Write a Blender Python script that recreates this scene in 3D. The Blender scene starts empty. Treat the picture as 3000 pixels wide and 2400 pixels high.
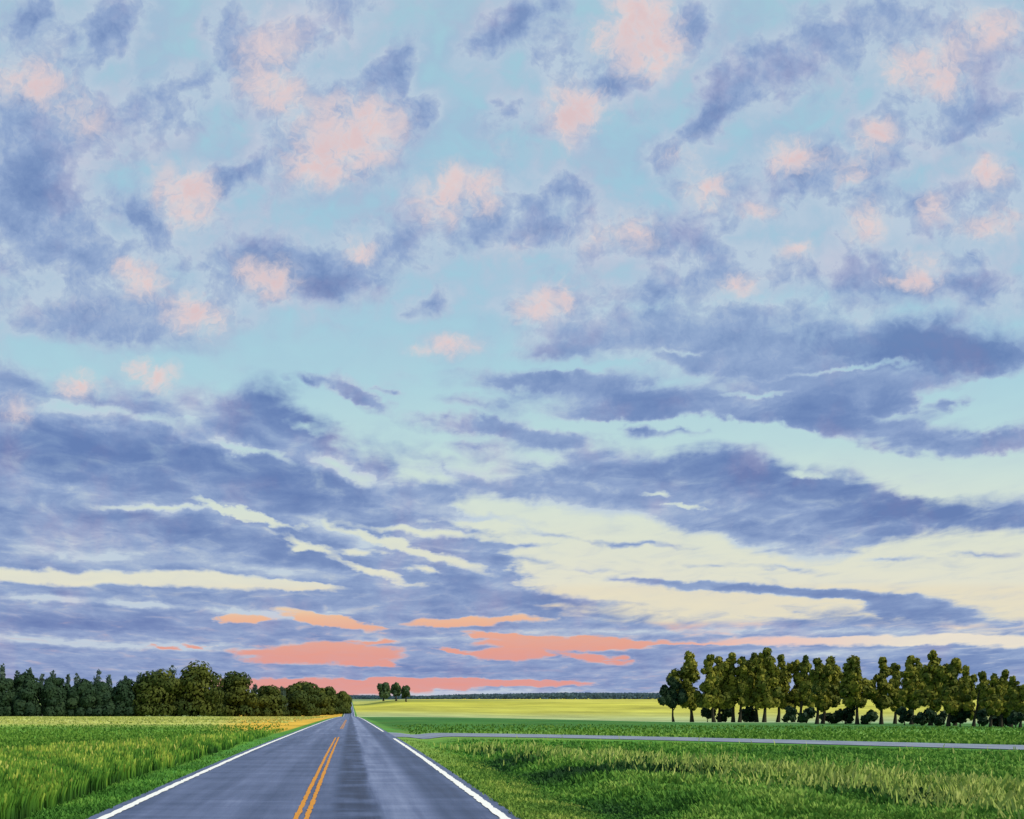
import bpy, math, random
import numpy as np
from mathutils import Vector

random.seed(7)
RNG = np.random.default_rng(11)
SC = bpy.context.scene
COL = SC.collection
CAM_Z = 2.17
F = 2600.0                      # focal length in pixels of the 3000 px wide photograph
VPX, VPY = 1027.0, 2040.0       # where the level optical axis meets it


def lin(c):
    c = c / 255.0
    return c / 12.92 if c <= 0.04045 else ((c + 0.055) / 1.055) ** 2.4


def rgb(r, g, b, k=1.0):
    return (lin(r) * k, lin(g) * k, lin(b) * k, 1.0)


# ------------------------------------------------------------------ terrain
_D = np.array([-400, -100, 0, 15, 28.5, 70.8, 130, 200, 300, 387, 430, 480, 540, 600, 700, 2000, 14000], float)
_Z = np.array([0.0, 0.0, .01, 0, -.12, -.75, -1.75, -3.0, -5.0, -6.8, -7.9, -9.4, -10.4, -10.5, -10.5, -10.5, -10.5])
_m = np.gradient(_Z, _D)
_m[:2] = 0; _m[-4:] = 0


def zroad(d):
    d = np.asarray(d, float)
    i = np.clip(np.searchsorted(_D, d) - 1, 0, len(_D) - 2)
    h = _D[i + 1] - _D[i]
    t = np.clip((d - _D[i]) / h, 0, 1)
    return ((2*t**3 - 3*t**2 + 1) * _Z[i] + (t**3 - 2*t**2 + t) * h * _m[i]
            + (-2*t**3 + 3*t**2) * _Z[i+1] + (t**3 - t**2) * h * _m[i+1])


def sst(t):
    t = np.clip(t, 0, 1)
    return t * t * (3 - 2 * t)


def zg(x, y):
    x = np.asarray(x, float); y = np.asarray(y, float)
    z = zroad(y)
    # the far field on the right swells up gently beside the road
    z = z + 6.4 * sst((x - 10) / 60) * sst((y - 620) / 720) * (1 - 1.2 * sst((y - 1450) / 1200))
    # the slope falls away a little towards the right
    z = z - 2.4 * sst((x - 15) / 150) * sst((y - 70) / 100) * (1 - sst((y - 640) / 500))
    # shallow ditch beside each verge, close to the viewer
    near = 1 - sst((y - 60) / 80)
    z = z - 0.16 * near * np.exp(-((x - 5.0) / 0.9) ** 2)
    return z


def d_at(Y):
    """distance at which the near slope shows at photo row Y (rows above the crest of the road)"""
    ds = np.linspace(8, 386, 4000)
    rows = VPY + F * (CAM_Z - zroad(ds)) / ds
    return float(np.interp(-Y, -rows, ds))


# ------------------------------------------------------------------ mesh helpers
def mesh(name, verts, faces, mat, parent=None, smooth=True, attrs=None):
    """faces: (n,4) or (n,3) integer array, or a list of such arrays"""
    me = bpy.data.meshes.new(name)
    verts = np.asarray(verts, np.float32)
    fl = [np.asarray(f, np.int32) for f in (faces if isinstance(faces, list) else [faces])]
    fl = [f for f in fl if len(f)]
    me.vertices.add(len(verts)); me.vertices.foreach_set('co', verts.ravel())
    loops = np.concatenate([f.ravel() for f in fl])
    tot = np.concatenate([np.full(len(f), f.shape[1], np.int32) for f in fl])
    start = np.concatenate([[0], np.cumsum(tot)[:-1]]).astype(np.int32)
    me.loops.add(len(loops)); me.loops.foreach_set('vertex_index', loops)
    me.polygons.add(len(tot)); me.polygons.foreach_set('loop_start', start)
    me.polygons.foreach_set('loop_total', tot)
    me.update(calc_edges=True); me.validate()
    me.polygons.foreach_set('use_smooth', np.full(len(me.polygons), smooth))
    if attrs:
        for k, v in attrs.items():
            a = me.attributes.new(k, 'FLOAT', 'POINT')
            a.data.foreach_set('value', np.asarray(v, np.float32))
    me.materials.append(mat)
    o = bpy.data.objects.new(name, me); COL.objects.link(o)
    if parent: o.parent = parent
    return o


def tag(o, label=None, cat=None, group=None, kind=None):
    if label: o['label'] = label
    if cat: o['category'] = cat
    if group: o['group'] = group
    if kind: o['kind'] = kind
    return o


def empty(name, loc):
    o = bpy.data.objects.new(name, None); COL.objects.link(o)
    o.location = loc; o.empty_display_size = 0.3
    return o


def tube(pts, radii, n=8):
    """one tapered tube along a polyline; returns verts, quads"""
    pts = [Vector(p) for p in pts]
    V, Fc = [], []
    for i, p in enumerate(pts):
        t = (pts[min(i + 1, len(pts) - 1)] - pts[max(i - 1, 0)]).normalized()
        a = t.orthogonal().normalized() if abs(t.z) < .95 else Vector((1, 0, 0)).cross(t).normalized()
        b = t.cross(a)
        for k in range(n):
            an = 2 * math.pi * k / n
            V.append(p + (a * math.cos(an) + b * math.sin(an)) * radii[i])
    for i in range(len(pts) - 1):
        for k in range(n):
            k2 = (k + 1) % n
            Fc.append((i*n + k, i*n + k2, (i+1)*n + k2, (i+1)*n + k))
    return np.array(V), np.array(Fc)


def merge(parts):
    V, Fc, o = [], [], 0
    for v, f in parts:
        V.append(v); Fc.append(f + o); o += len(v)
    return np.concatenate(V), np.concatenate(Fc)


# ------------------------------------------------------------------ node helpers
class NT:
    def __init__(s, tree): s.t = tree; s.n = tree.nodes; s.l = tree.links

    def node(s, typ, ins=None, **kw):
        n = s.n.new(typ)
        for k, v in kw.items(): setattr(n, k, v)
        if ins:
            for k, v in ins.items():
                if isinstance(v, bpy.types.NodeSocket): s.l.new(v, n.inputs[k])
                elif v is not None: n.inputs[k].default_value = v
        return n

    def m(s, op, a, b=None, c=None, clamp=False):
        n = s.node('ShaderNodeMath', {0: a, 1: b, 2: c}, operation=op); n.use_clamp = clamp
        return n.outputs[0]

    def vm(s, op, a, b=None, c=None):
        ins = {0: a, 1: b}
        if op == 'MULTIPLY_ADD': ins[2] = c
        return s.node('ShaderNodeVectorMath', ins, operation=op).outputs[0]

    def noise(s, vec, scale, detail=4, rough=.55, dist=0.0, out='Fac', norm=True):
        n = s.node('ShaderNodeTexNoise', {'Vector': vec, 'Scale': scale, 'Detail': detail, 'Roughness': rough, 'Distortion': dist})
        n.normalize = norm
        return n.outputs[out]

    def step(s, x, lo, hi, to0=0.0, to1=1.0):
        n = s.node('ShaderNodeMapRange', {0: x, 1: lo, 2: hi, 3: to0, 4: to1}, interpolation_type='SMOOTHSTEP')
        return n.outputs[0]

    def rng(s, x, lo, hi, to0=0.0, to1=1.0):
        return s.node('ShaderNodeMapRange', {0: x, 1: lo, 2: hi, 3: to0, 4: to1}).outputs[0]

    def ramp(s, x, stops, interp='LINEAR'):
        n = s.node('ShaderNodeValToRGB', {0: x}); cr = n.color_ramp; cr.interpolation = interp
        while len(cr.elements) < len(stops): cr.elements.new(.5)
        for e, (p, c) in zip(cr.elements, stops):
            e.position = p; e.color = c
        return n.outputs[0]

    def mix(s, f, a, b, blend='MIX'):
        n = s.node('ShaderNodeMix', data_type='RGBA', blend_type=blend)
        for k, v in ((0, f), (6, a), (7, b)):
            if isinstance(v, bpy.types.NodeSocket): s.l.new(v, n.inputs[k])
            else: n.inputs[k].default_value = v
        return n.outputs[2]

    def xyz(s, v):
        n = s.node('ShaderNodeSeparateXYZ', {0: v}); return n.outputs[0], n.outputs[1], n.outputs[2]

    def comb(s, x, y, z=0.0): return s.node('ShaderNodeCombineXYZ', {0: x, 1: y, 2: z}).outputs[0]

    def curve(s, x, pts):
        """x already scaled to 0..1, pts [(x,y)] in 0..1"""
        n = s.node('ShaderNodeFloatCurve', {1: x}); c = n.mapping.curves[0]
        pts = sorted(pts)
        while len(c.points) < len(pts): c.points.new(.5, .5)
        for p, (a, b) in zip(c.points, pts):
            p.location = (a, b); p.handle_type = 'AUTO_CLAMPED'
        n.mapping.update()
        return n.outputs[0]


def material(name):
    m = bpy.data.materials.new(name); m.use_nodes = True
    nt = NT(m.node_tree); nt.n.clear()
    return m, nt


def finish(nt, color, rough=.9, spec=.2, bump=None, bump_strength=.3, bump_dist=.05, trans=None):
    b = nt.node('ShaderNodeBsdfPrincipled', {'Base Color': color, 'Roughness': rough, 'Specular IOR Level': spec})
    if bump is not None:
        bn = nt.node('ShaderNodeBump', {'Height': bump, 'Strength': bump_strength, 'Distance': bump_dist})
        nt.l.new(bn.outputs[0], b.inputs['Normal'])
    sh = b.outputs[0]
    if trans:
        tr = nt.node('ShaderNodeBsdfTranslucent', {0: color})
        mx = nt.node('ShaderNodeMixShader', {0: trans, 1: sh, 2: tr.outputs[0]}); sh = mx.outputs[0]
    nt.node('ShaderNodeOutputMaterial', {0: sh})

# ------------------------------------------------------------------ sky (world, by direction)
def build_sky():
    w = bpy.data.worlds.new('World'); SC.world = w; w.use_nodes = True
    nt = NT(w.node_tree); nt.n.clear()
    tc = nt.node('ShaderNodeTexCoord').outputs['Generated']
    dx, dy, dz = nt.xyz(tc)
    ay = nt.m('MAXIMUM', nt.m('ABSOLUTE', dy), 0.12)
    az = nt.m('MAXIMUM', dz, 0.0)
    # gnomonic sky coordinates, unit = 1/18.685 rad near the road's vanishing direction
    px = nt.m('MULTIPLY_ADD', nt.m('DIVIDE', dx, ay), 18.685, 7.38)
    py = nt.m('MULTIPLY_ADD', nt.m('DIVIDE', az, ay), -18.685, 14.66)
    P = nt.comb(px, py)
    # cloud-deck coordinates: flatten towards the horizon as a real layer does
    den = nt.m('ADD', nt.m('DIVIDE', az, ay), 0.16)
    deck = nt.comb(nt.m('DIVIDE', nt.m('DIVIDE', dx, ay), den), nt.m('DIVIDE', 1.0, den))
    # warps that break up every outline
    lowy = nt.step(py, 5.5, 9.0)                     # 0 high sky, 1 low sky
    wa = nt.noise(P, 1.1, 3, .55, out='Color')
    wd = nt.noise(deck, 5.5, 5, .56, out='Color')
    wf = nt.noise(P, 4.0, 4, .55, out='Color')
    calm = nt.step(py, 8.0, 13.2, 1.0, .36)        # far banks show smooth lens-shaped edges
    calmv = nt.comb(1.0, calm)
    W1 = nt.vm('MULTIPLY', nt.vm('MULTIPLY', nt.vm('SUBTRACT', wa, (.5, .5, .5)), (.9, .55, 0)), calmv)
    W2 = nt.vm('MULTIPLY', nt.vm('SUBTRACT', wd, (.5, .5, .5)), (1.5, .42, 0))
    W2 = nt.vm('MULTIPLY', W2, calmv)
    W3 = nt.vm('MULTIPLY', nt.vm('SUBTRACT', wf, (.5, .5, .5)), (.34, .26, 0))
    W3 = nt.vm('MULTIPLY', W3, calmv)
    PW = nt.vm('ADD', nt.vm('ADD', nt.vm('ADD', P, W1), W2), W3)
    wx, wy, _ = nt.xyz(PW)
    # fine streaky brush-like grain
    nP = nt.noise(P, 1.7, 7, .55, 0.5)
    nD = nt.noise(deck, 7.0, 6, .56, 0.6)
    n = nt.m('ADD', nt.m('MULTIPLY', nP, nt.m('SUBTRACT', 1.0, lowy)), nt.m('MULTIPLY', nD, lowy))
    n0 = nt.m('SUBTRACT', n, .5)
    nF = nt.noise(nt.vm('MULTIPLY', PW, (1.25, .85, 1)), 5.5, 4, .58, 0.8)
    x01 = nt.rng(wx, -4.0, 26.0)

    def blobs(lst, start, vec=PW, grow=1.0):
        acc = start
        for b in lst:
            x, y, rx, ry = b[:4]; rot = b[4] if len(b) > 4 else 0; wt = b[5] if len(b) > 5 else 1.0
            mp = nt.node('ShaderNodeMapping', {0: vec, 1: (x / 100, y / 100, 0), 2: (0, 0, math.radians(rot)), 3: (rx / 100 * grow, ry / 100 * grow, 1)}, vector_type='TEXTURE')
            g = nt.node('ShaderNodeTexGradient', {0: mp.outputs[0]}, gradient_type='QUADRATIC_SPHERE' if False else 'SPHERICAL')
            acc = nt.m('MULTIPLY_ADD', g.outputs[1], wt, acc)
        return acc

    def cx(x): return (x / 100 + 4.0) / 30.0

    def edge(pts): # height of a band edge along x -> warped-row units
        y = nt.curve(x01, [(cx(a), b / 2000.0) for a, b in pts])
        return nt.m('MULTIPLY', y, 20.0)

    def band(top, bot, soft_t, soft_b):
        a = nt.m('DIVIDE', nt.m('SUBTRACT', wy, edge(top)), soft_t)
        b = nt.m('DIVIDE', nt.m('SUBTRACT', edge(bot), wy), soft_b)
        return nt.m('MINIMUM', nt.m('MINIMUM', a, b), 1.0)     # >0 inside

    # ---- clear air behind the clouds
    y01 = nt.rng(py, -4.0, 15.0)
    def py_(y): return (y / 100 + 4) / 19
    clear = nt.ramp(y01, [(0, rgb(146, 190, 212)), (py_(0), rgb(162, 203, 217)), (py_(400), rgb(158, 202, 220)), (py_(640), rgb(162, 206, 222)),
                          (py_(800), rgb(172, 211, 222)), (py_(930), rgb(187, 218, 220)), (py_(1020), rgb(208, 225, 216)),
                          (py_(1120), rgb(221, 227, 209)), (py_(1230), rgb(228, 226, 206)), (py_(1275), rgb(236, 212, 176)),
                          (py_(1300), rgb(239, 186, 150)), (py_(1335), rgb(234, 168, 142)), (py_(1380), rgb(228, 156, 142)), (py_(1440), rgb(227, 153, 143)), (1, rgb(225, 160, 150))])
    # to the right the band of light above the trees stays cream
    rightc = nt.m('MULTIPLY', nt.step(px, 13.4, 16.5), nt.step(py, 13.0, 13.3))
    rightb = nt.m('MULTIPLY', nt.step(px, 10.8, 12.6), nt.step(py, 12.2, 12.5))
    clear = nt.mix(nt.m('MULTIPLY', rightb, nt.step(py, 13.05, 13.25, 1, 0)), clear, rgb(231, 223, 197))
    clear = nt.mix(rightc, clear, nt.mix(nt.step(px, 16.0, 19.5), rgb(236, 200, 190), rgb(236, 226, 208)))

    # ---- cloud cover
    C = nt.m('MULTIPLY', n0, nt.m('MULTIPLY_ADD', lowy, -.25, 1.45))
    C = nt.m('MULTIPLY_ADD', nt.m('SUBTRACT', 1.0, lowy), .12, C)
    cover_hi = [
        (75, 50, 90, 130, 0, 1.0), (235, 60, 150, 100, -30, 1.3), (70, 230, 180, 140, 0, 1.3), (200, 260, 100, 110, 0, 1.0), (335, 225, 120, 120, 0, 1.15),
        (70, 360, 150, 130, 0, 1.2), (110, 500, 280, 140, 0, 1.25), (240, 560, 140, 80, 0, .8), (470, 80, 70, 110, 0, 1.0), (440, 185, 60, 45, 0, .9),
        (640, 50, 210, 100, -20, 1.4), (560, 160, 110, 110, 0, 1.0), (850, 130, 60, 90, 40, 1.1), (885, 225, 80, 70, 0, .8), (720, 280, 220, 170, -20, 1.5),
        (500, 360, 110, 60, -20, 1.0), (400, 420, 120, 120, 0, 1.0), (330, 480, 130, 50, 40, 1.0), (560, 560, 200, 95, 0, 1.2), (700, 590, 170, 70, 0, 1.1),
        (420, 640, 180, 80, 0, .9), (830, 520, 190, 65, 0, 1.1), (950, 420, 120, 100, 0, 1.1), (1060, 440, 130, 90, 0, 1.1), (1190, 400, 110, 65, 20, 1.1),
        (150, 655, 300, 75, 0, 1.1), (270, 700, 260, 50, 5, .9), (905, 635, 90, 38, -20, .9), (950, 728, 85, 45, 0, .6),
        (1070, 55, 180, 70, -30, 1.1), (1160, 125, 75, 95, 20, 1.0), (1205, 225, 110, 105, 0, 1.1), (1050, 240, 90, 50, -25, .9),
        (1350, 85, 150, 120, 0, 1.2), (1480, 50, 80, 90, 30, 1.0), (1310, 175, 120, 50, 0, .9), (1760, 80, 190, 110, -15, 1.2), (1590, 160, 130, 110, -35, 1.2),
        (1500, 235, 90, 60, -40, 1.0), (1440, 310, 120, 55, -25, 1.0), (1400, 330, 70, 45, 0, .6), (1960, 145, 160, 100, -10, 1.1), (2090, 70, 140, 110, 0, 1.1), (1930, 40, 130, 70, 0, .9),
        (2060, 230, 190, 70, 0, 1.0), (1940, 290, 230, 55, -18, .9), (1850, 255, 80, 75, 0, 1.0), (1670, 350, 150, 95, 0, 1.1), (1490, 395, 85, 70, 0, 1.0),
        (1800, 370, 130, 90, 0, .9), (1600, 450, 140, 60, 0, .8), (1320, 500, 220, 85, 0, 1.15), (1480, 510, 140, 70, 0, .8), (1100, 500, 170, 55, -5, .8), (1830, 470, 150, 90, 0, 1.0),
        (1970, 440, 110, 80, 0, 1.0), (2090, 420, 130, 150, 0, 1.0), (1640, 560, 330, 60, 0, 1.0), (1930, 580, 250, 70, -10, 1.0), (1400, 600, 280, 45, -5, .9),
        (1140, 640, 140, 55, 0, .9), (2080, 620, 180, 60, 0, .8),
    ]
    C = blobs(cover_hi, C)
    veil = nt.m('MULTIPLY', nt.step(C, -.45, .60), nt.m('MULTIPLY_ADD', lowy, -.56, .74))
    cover_lo = [
        (1300, 705, 360, 70, 3, 1.2), (1560, 655, 380, 55, 0, 1.0), (1960, 730, 360, 85, 0, 1.4), (1640, 780, 300, 52, 4, 1.1), (1330, 835, 360, 62, 5, 1.3), (1750, 850, 300, 75, 5, 1.25), (1560, 720, 260, 50, 0, .9), (1460, 770, 200, 30, 0, .6), (1900, 810, 160, 30, -5, .9),
        (1120, 800, 260, 32, 0, .9), (735, 820, 80, 30, 15, 1.2), (775, 850, 70, 26, 30, 1.1), (640, 808, 60, 14, 8, .9), (815, 823, 24, 10, 0, .9),
        (965, 897, 150, 32, 4, 1.2), (1100, 905, 130, 34, 14, 1.0), (1010, 945, 170, 26, 3, .8), (1200, 940, 160, 40, 10, 1.0), (1330, 905, 60, 26, 0, 1.0),
        (1870, 845, 55, 36, 0, 1.2), (1925, 852, 40, 26, 0, 1.2), (2010, 850, 50, 18, -15, .9), (2110, 750, 80, 40, 0, .8), (1150, 745, 120, 20, 0, .7), (1560, 880, 220, 22, 4, .7), (1250, 870, 200, 22, 3, .8), (1420, 905, 120, 18, 4, .7), (1000, 850, 130, 18, 6, .7), (1100, 985, 180, 26, 6, .7), (930, 985, 120, 22, 20, .7),
        (1180, 1262, 200, 14, 3, .6), (1120, 1180, 120, 10, 6, .5), (1250, 1200, 150, 7, 3, .5), (1500, 1190, 120, 7, 4, .5), (1060, 1112, 110, 14, 6, .9), (1000, 1085, 170, 14, 8, .8), (1100, 1148, 80, 10, 0, .9), (1330, 1146, 120, 9, 4, .9), (1180, 1128, 90, 8, 8, .5), (960, 1220, 130, 18, 14, .8), (1050, 1255, 160, 14, 6, .7), (2050, 1165, 120, 9, 3, .7), (1880, 1178, 90, 8, -3, .8), (1640, 1195, 140, 9, 6, .7),
        (1400, 1228, 170, 13, 5, 1.2), (1600, 1240, 210, 15, 4, 1.3), (1800, 1256, 230, 20, 4, 1.2), (1960, 1275, 170, 20, 5, 1.0),
        (1980, 930, 280, 42, 2, 1.25), (2120, 925, 120, 40, 0, .8), (1760, 890, 150, 30, 8, .7),
    ]
    C = blobs(cover_lo, C)
    # the heavy bank on the left
    left = band([(-400, 700), (0, 735), (120, 770), (250, 790), (420, 800), (520, 790), (600, 810), (680, 860), (740, 905), (830, 940), (900, 1000), (980, 1065), (1060, 1130), (1150, 1235), (1300, 1262), (1500, 1290), (1700, 1262), (1900, 1268), (2040, 1295), (2156, 1285), (2600, 1270)],
                [(-400, 1600), (2600, 1600)], .55, .3)
    # the heavy bank on the right
    right = band([(-400, 1180), (780, 1090), (900, 1000), (1020, 985), (1120, 985), (1210, 955), (1300, 945), (1420, 935), (1540, 925), (1660, 955), (1800, 985), (1900, 1010), (2040, 1035), (2156, 1030), (2600, 1030)],
                 [(-400, 900), (780, 1030), (900, 1062), (1000, 1065), (1080, 1066), (1160, 1085), (1300, 1100), (1420, 1125), (1540, 1150), (1640, 1180), (1740, 1192), (1840, 1165), (1960, 1140), (2156, 1132), (2600, 1130)], .4, .28)
    # thin streak that crosses the cream opening on the right
    streak = band([(-400, 1300), (1250, 1232), (1330, 1216), (1500, 1222), (1650, 1232), (1760, 1236), (1880, 1246), (2000, 1272), (2600, 1400)],
                  [(-400, 1200), (1250, 1222), (1400, 1228), (1600, 1250), (1760, 1262), (1880, 1300), (2000, 1320), (2600, 1300)], .2, .2)
    for b_ in (left, right, streak):
        C = nt.m('ADD', C, nt.m('MULTIPLY', nt.m('MAXIMUM', b_, -.0), .85))
    # openings
    holes = [
        (510, 1083, 150, 11, 14, -1.9), (330, 1066, 150, 9, 2, -.8), (660, 1150, 100, 11, 22, -.8), (800, 1135, 150, 13, 17, -1.3), (790, 1205, 130, 11, 16, -1.3), (930, 1180, 140, 14, 14, -1.2), (655, 1160, 50, 9, 10, -1.1), (900, 1205, 60, 9, 10, -1.3), (760, 1160, 60, 10, 0, -1.2),
        (130, 1216, 260, 19, 2, -1.9), (430, 1222, 260, 20, 3, -1.9), (620, 1232, 110, 12, 6, -1.5),
        (900, 1120, 190, 12, 6, -1.1), (1010, 1105, 120, 14, 8, -1.2),
        (700, 975, 75, 20, 25, -.75), (520, 945, 110, 12, 20, -.7), (160, 860, 130, 18, 0, -.45), (320, 880, 130, 16, 12, -.45), (760, 1010, 60, 18, 15, -.7), (640, 900, 60, 15, 10, -.7),
        (510, 1304, 60, 11, 0, -2.2), (690, 1306, 125, 16, 12, -2.5), (960, 1311, 120, 11, 0, -2.2), (1070, 1303, 110, 9, 0, -1.7),
        (680, 1377, 210, 27, 0, -3.0), (790, 1397, 80, 10, 6, -2.0), (790, 1352, 60, 6, 0, -1.3), (335, 1365, 55, 6, 4, -1.4), (410, 1362, 40, 5, 4, -1.4),
        (1190, 1354, 210, 18, 0, -3.0), (1070, 1378, 110, 16, 0, -2.4), (1250, 1384, 90, 12, 8, -1.8), (950, 1372, 60, 5, 6, -1.8), (1330, 1352, 120, 9, 0, -1.7), (1040, 1338, 80, 8, 5, -1.6),
        (620, 1440, 220, 17, 0, -3.0), (850, 1441, 260, 15, 0, -3.0), (1080, 1439, 210, 9, 0, -2.4), (700, 1454, 240, 14, 0, -1.6),
        (1720, 1349, 330, 13, 0, -1.5), (2000, 1345, 300, 13, 0, -1.7), (2150, 1356, 120, 13, 0, -1.2), (1450, 1354, 170, 4, 0, -.9),
        (1560, 1280, 160, 14, 7, -1.3), (1420, 1262, 220, 16, 5, -1.2), (1800, 1265, 150, 8, 3, -.8),
        (1320, 886, 260, 18, -3, -.8), (1560, 900, 240, 20, 5, -.9), (1800, 950, 230, 24, 12, -.9), (2080, 985, 230, 34, 3, -.9), (2100, 845, 110, 55, 0, -.9), (1760, 778, 220, 9, -6, -.8), (1450, 745, 120, 9, -5, -.7), (1250, 770, 160, 9, -4, -.8), (1600, 830, 120, 8, -4, -.6), (2080, 800, 120, 16, 0, -.7),
        (1390, 1040, 40, 7, 0, -.9), (1440, 1068, 40, 7, 10, -.9), (1700, 1000, 60, 10, 8, -.7), (1950, 1030, 130, 18, 0, -.6),
        (670, 740, 200, 60, 0, -.8), (1000, 690, 140, 40, 0, -.6), (740, 430, 130, 50, 0, -.6), (950, 300, 90, 110, 30, -.8), (1300, 330, 130, 70, 0, -.8), (340, 60, 70, 160, 25, -.7), (440, 310, 150, 40, 0, -.6), (1640, 280, 120, 50, -30, -.5), (950, 60, 60, 160, 30, -.7), (250, 470, 50, 60, 0, -.5), (1560, 40, 70, 120, 20, -.6),
    ]
    C = blobs(holes, C)
    soft = nt.m('MULTIPLY_ADD', lowy, -.14, .58)
    cov = nt.step(C, nt.m('SUBTRACT', .40, soft), nt.m('ADD', .40, soft))
    cov = nt.m('MULTIPLY', cov, nt.m('MULTIPLY_ADD', lowy, .13, .83))

    # ---- tone of the cloud: 0 deep blue .. 1 pale lavender
    n2 = nt.noise(P, .9, 5, .6)
    n2d = nt.noise(deck, 4.0, 6, .62)
    nn = nt.m('ADD', nt.m('MULTIPLY', n2, nt.m('SUBTRACT', 1.0, lowy)), nt.m('MULTIPLY', n2d, lowy))
    T = nt.m('MULTIPLY_ADD', nt.m('SUBTRACT', nn, .5), nt.m('MULTIPLY_ADD', lowy, -.4, 1.5), nt.m('MULTIPLY_ADD', lowy, -.24, .82))
    T = nt.m('MULTIPLY_ADD', nt.m('SUBTRACT', nF, .5), nt.m('MULTIPLY_ADD', lowy, -.25, .45), T)
    T = nt.m('MULTIPLY_ADD', n0, nt.m('MULTIPLY_ADD', nt.step(py, 10.5, 13.0), .28, -.40), T)
    T = nt.m('SUBTRACT', T, nt.step(C, .5, 1.5, 0, .24))
    T = nt.m('ADD', T, nt.step(C, .35, .95, .22, 0))          # thin edges are paler
    tones = [
        (70, 390, 130, 110, 0, -.5), (60, 40, 80, 100, 0, -.3), (200, 60, 80, 80, 0, -.2), (490, 370, 80, 60, 0, -.4), (640, 590, 180, 60, 0, -.5), (560, 540, 120, 60, 0, -.4), (310, 480, 120, 50, 40, -.3), (860, 470, 120, 50, 0, -.3),
        (1080, 60, 120, 60, -30, -.3), (1500, 240, 100, 80, -40, -.35), (1590, 150, 110, 80, 0, -.3), (1690, 390, 120, 40, 0, -.35), (1200, 400, 90, 60, 0, -.3), (1300, 175, 80, 30, 0, -.4),
        (1960, 725, 330, 75, 0, -.75), (1960, 605, 200, 40, 0, -.35), (1600, 1000, 400, 70, 5, -.5), (1950, 1080, 300, 60, 4, -.55), (1350, 830, 200, 40, 0, -.2), (1780, 870, 150, 50, 0, -.3),
        (180, 950, 300, 90, 8, -.55), (560, 1000, 330, 90, 12, -.5), (560, 850, 120, 90, 0, -.5), (660, 890, 80, 40, 0, -.3), (800, 960, 90, 60, 0, -.3), (330, 1100, 260, 40, 8, -.4), (600, 1160, 250, 40, 8, -.35),
        (1300, 1285, 320, 28, 3, -.45), (1850, 1300, 300, 28, 3, -.35), (150, 1310, 350, 30, 2, -.3), (250, 1420, 400, 40, 0, .0), (900, 1410, 300, 16, 0, -.2), (2000, 1400, 300, 40, 0, -.3),
        (650, 30, 140, 60, 0, .3), (330, 1045, 0.1, 0.1, 0, 0), (120, 1020, 220, 30, 0, .2), (150, 1150, 230, 35, 0, .3), (300, 1175, 330, 24, 0, .45), (330, 1068, 180, 16, 3, .6), (560, 1198, 250, 15, 4, .4), (100, 1262, 140, 11, 4, .75), (290, 1271, 130, 9, 5, .75), (500, 1290, 130, 12, 5, .5), (80, 1345, 200, 12, 3, .6), (250, 1360, 200, 13, 3, .65), (420, 1362, 150, 14, 4, .6), (620, 1292, 160, 12, 0, .5),
        (180, 870, 200, 35, 5, .6), (480, 930, 160, 28, 15, .6), (700, 980, 110, 34, 20, .7), (800, 1015, 140, 30, 20, .4), (960, 1080, 220, 24, 10, .5), (740, 1130, 190, 24, 16, .5), (1000, 1000, 160, 26, 8, .4),
        (1250, 1075, 260, 26, 6, .5), (1550, 1140, 260, 26, 8, .4), (1750, 1185, 160, 20, 0, .4), (1150, 970, 200, 24, 0, .35), (1980, 1005, 260, 26, 4, .5), (1680, 960, 150, 20, 8, .3), (1300, 1330, 330, 11, 0, .5), (1750, 1326, 400, 10, 0, .35), (900, 1345, 250, 10, 0, .4), (1750, 1375, 330, 14, 0, .35), (800, 1462, 500, 12, 0, .7), (1200, 1456, 400, 9, 0, .3),
        (1150, 660, 150, 40, 0, .3), (1500, 560, 300, 50, 0, .2), (1850, 480, 300, 90, 0, .15), (1650, 1260, 220, 10, 4, .4),
    ]
    T = blobs([t for t in tones if t[5]], T)
    T = nt.m('ADD', T, 0.0, clamp=True)
    hue = nt.noise(nt.vm('ADD', P, (31.0, 7.0, 3.0)), .75, 4, .6)
    blueish = nt.ramp(T, [(0, rgb(96, 123, 178)), (.3, rgb(115, 140, 189)), (.6, rgb(142, 164, 204)), (.85, rgb(170, 187, 213)), (1, rgb(190, 206, 222))])
    purplish = nt.ramp(T, [(0, rgb(110, 122, 174)), (.3, rgb(133, 144, 188)), (.6, rgb(157, 166, 202)), (.85, rgb(180, 187, 212)), (1, rgb(199, 204, 220))])
    cl = nt.mix(nt.step(hue, .48, .74), blueish, purplish)
    col = nt.mix(veil, clear, nt.mix(nt.step(hue, .42, .62), rgb(161, 184, 212), rgb(170, 182, 210)))
    col = nt.mix(cov, col, cl)

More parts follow.
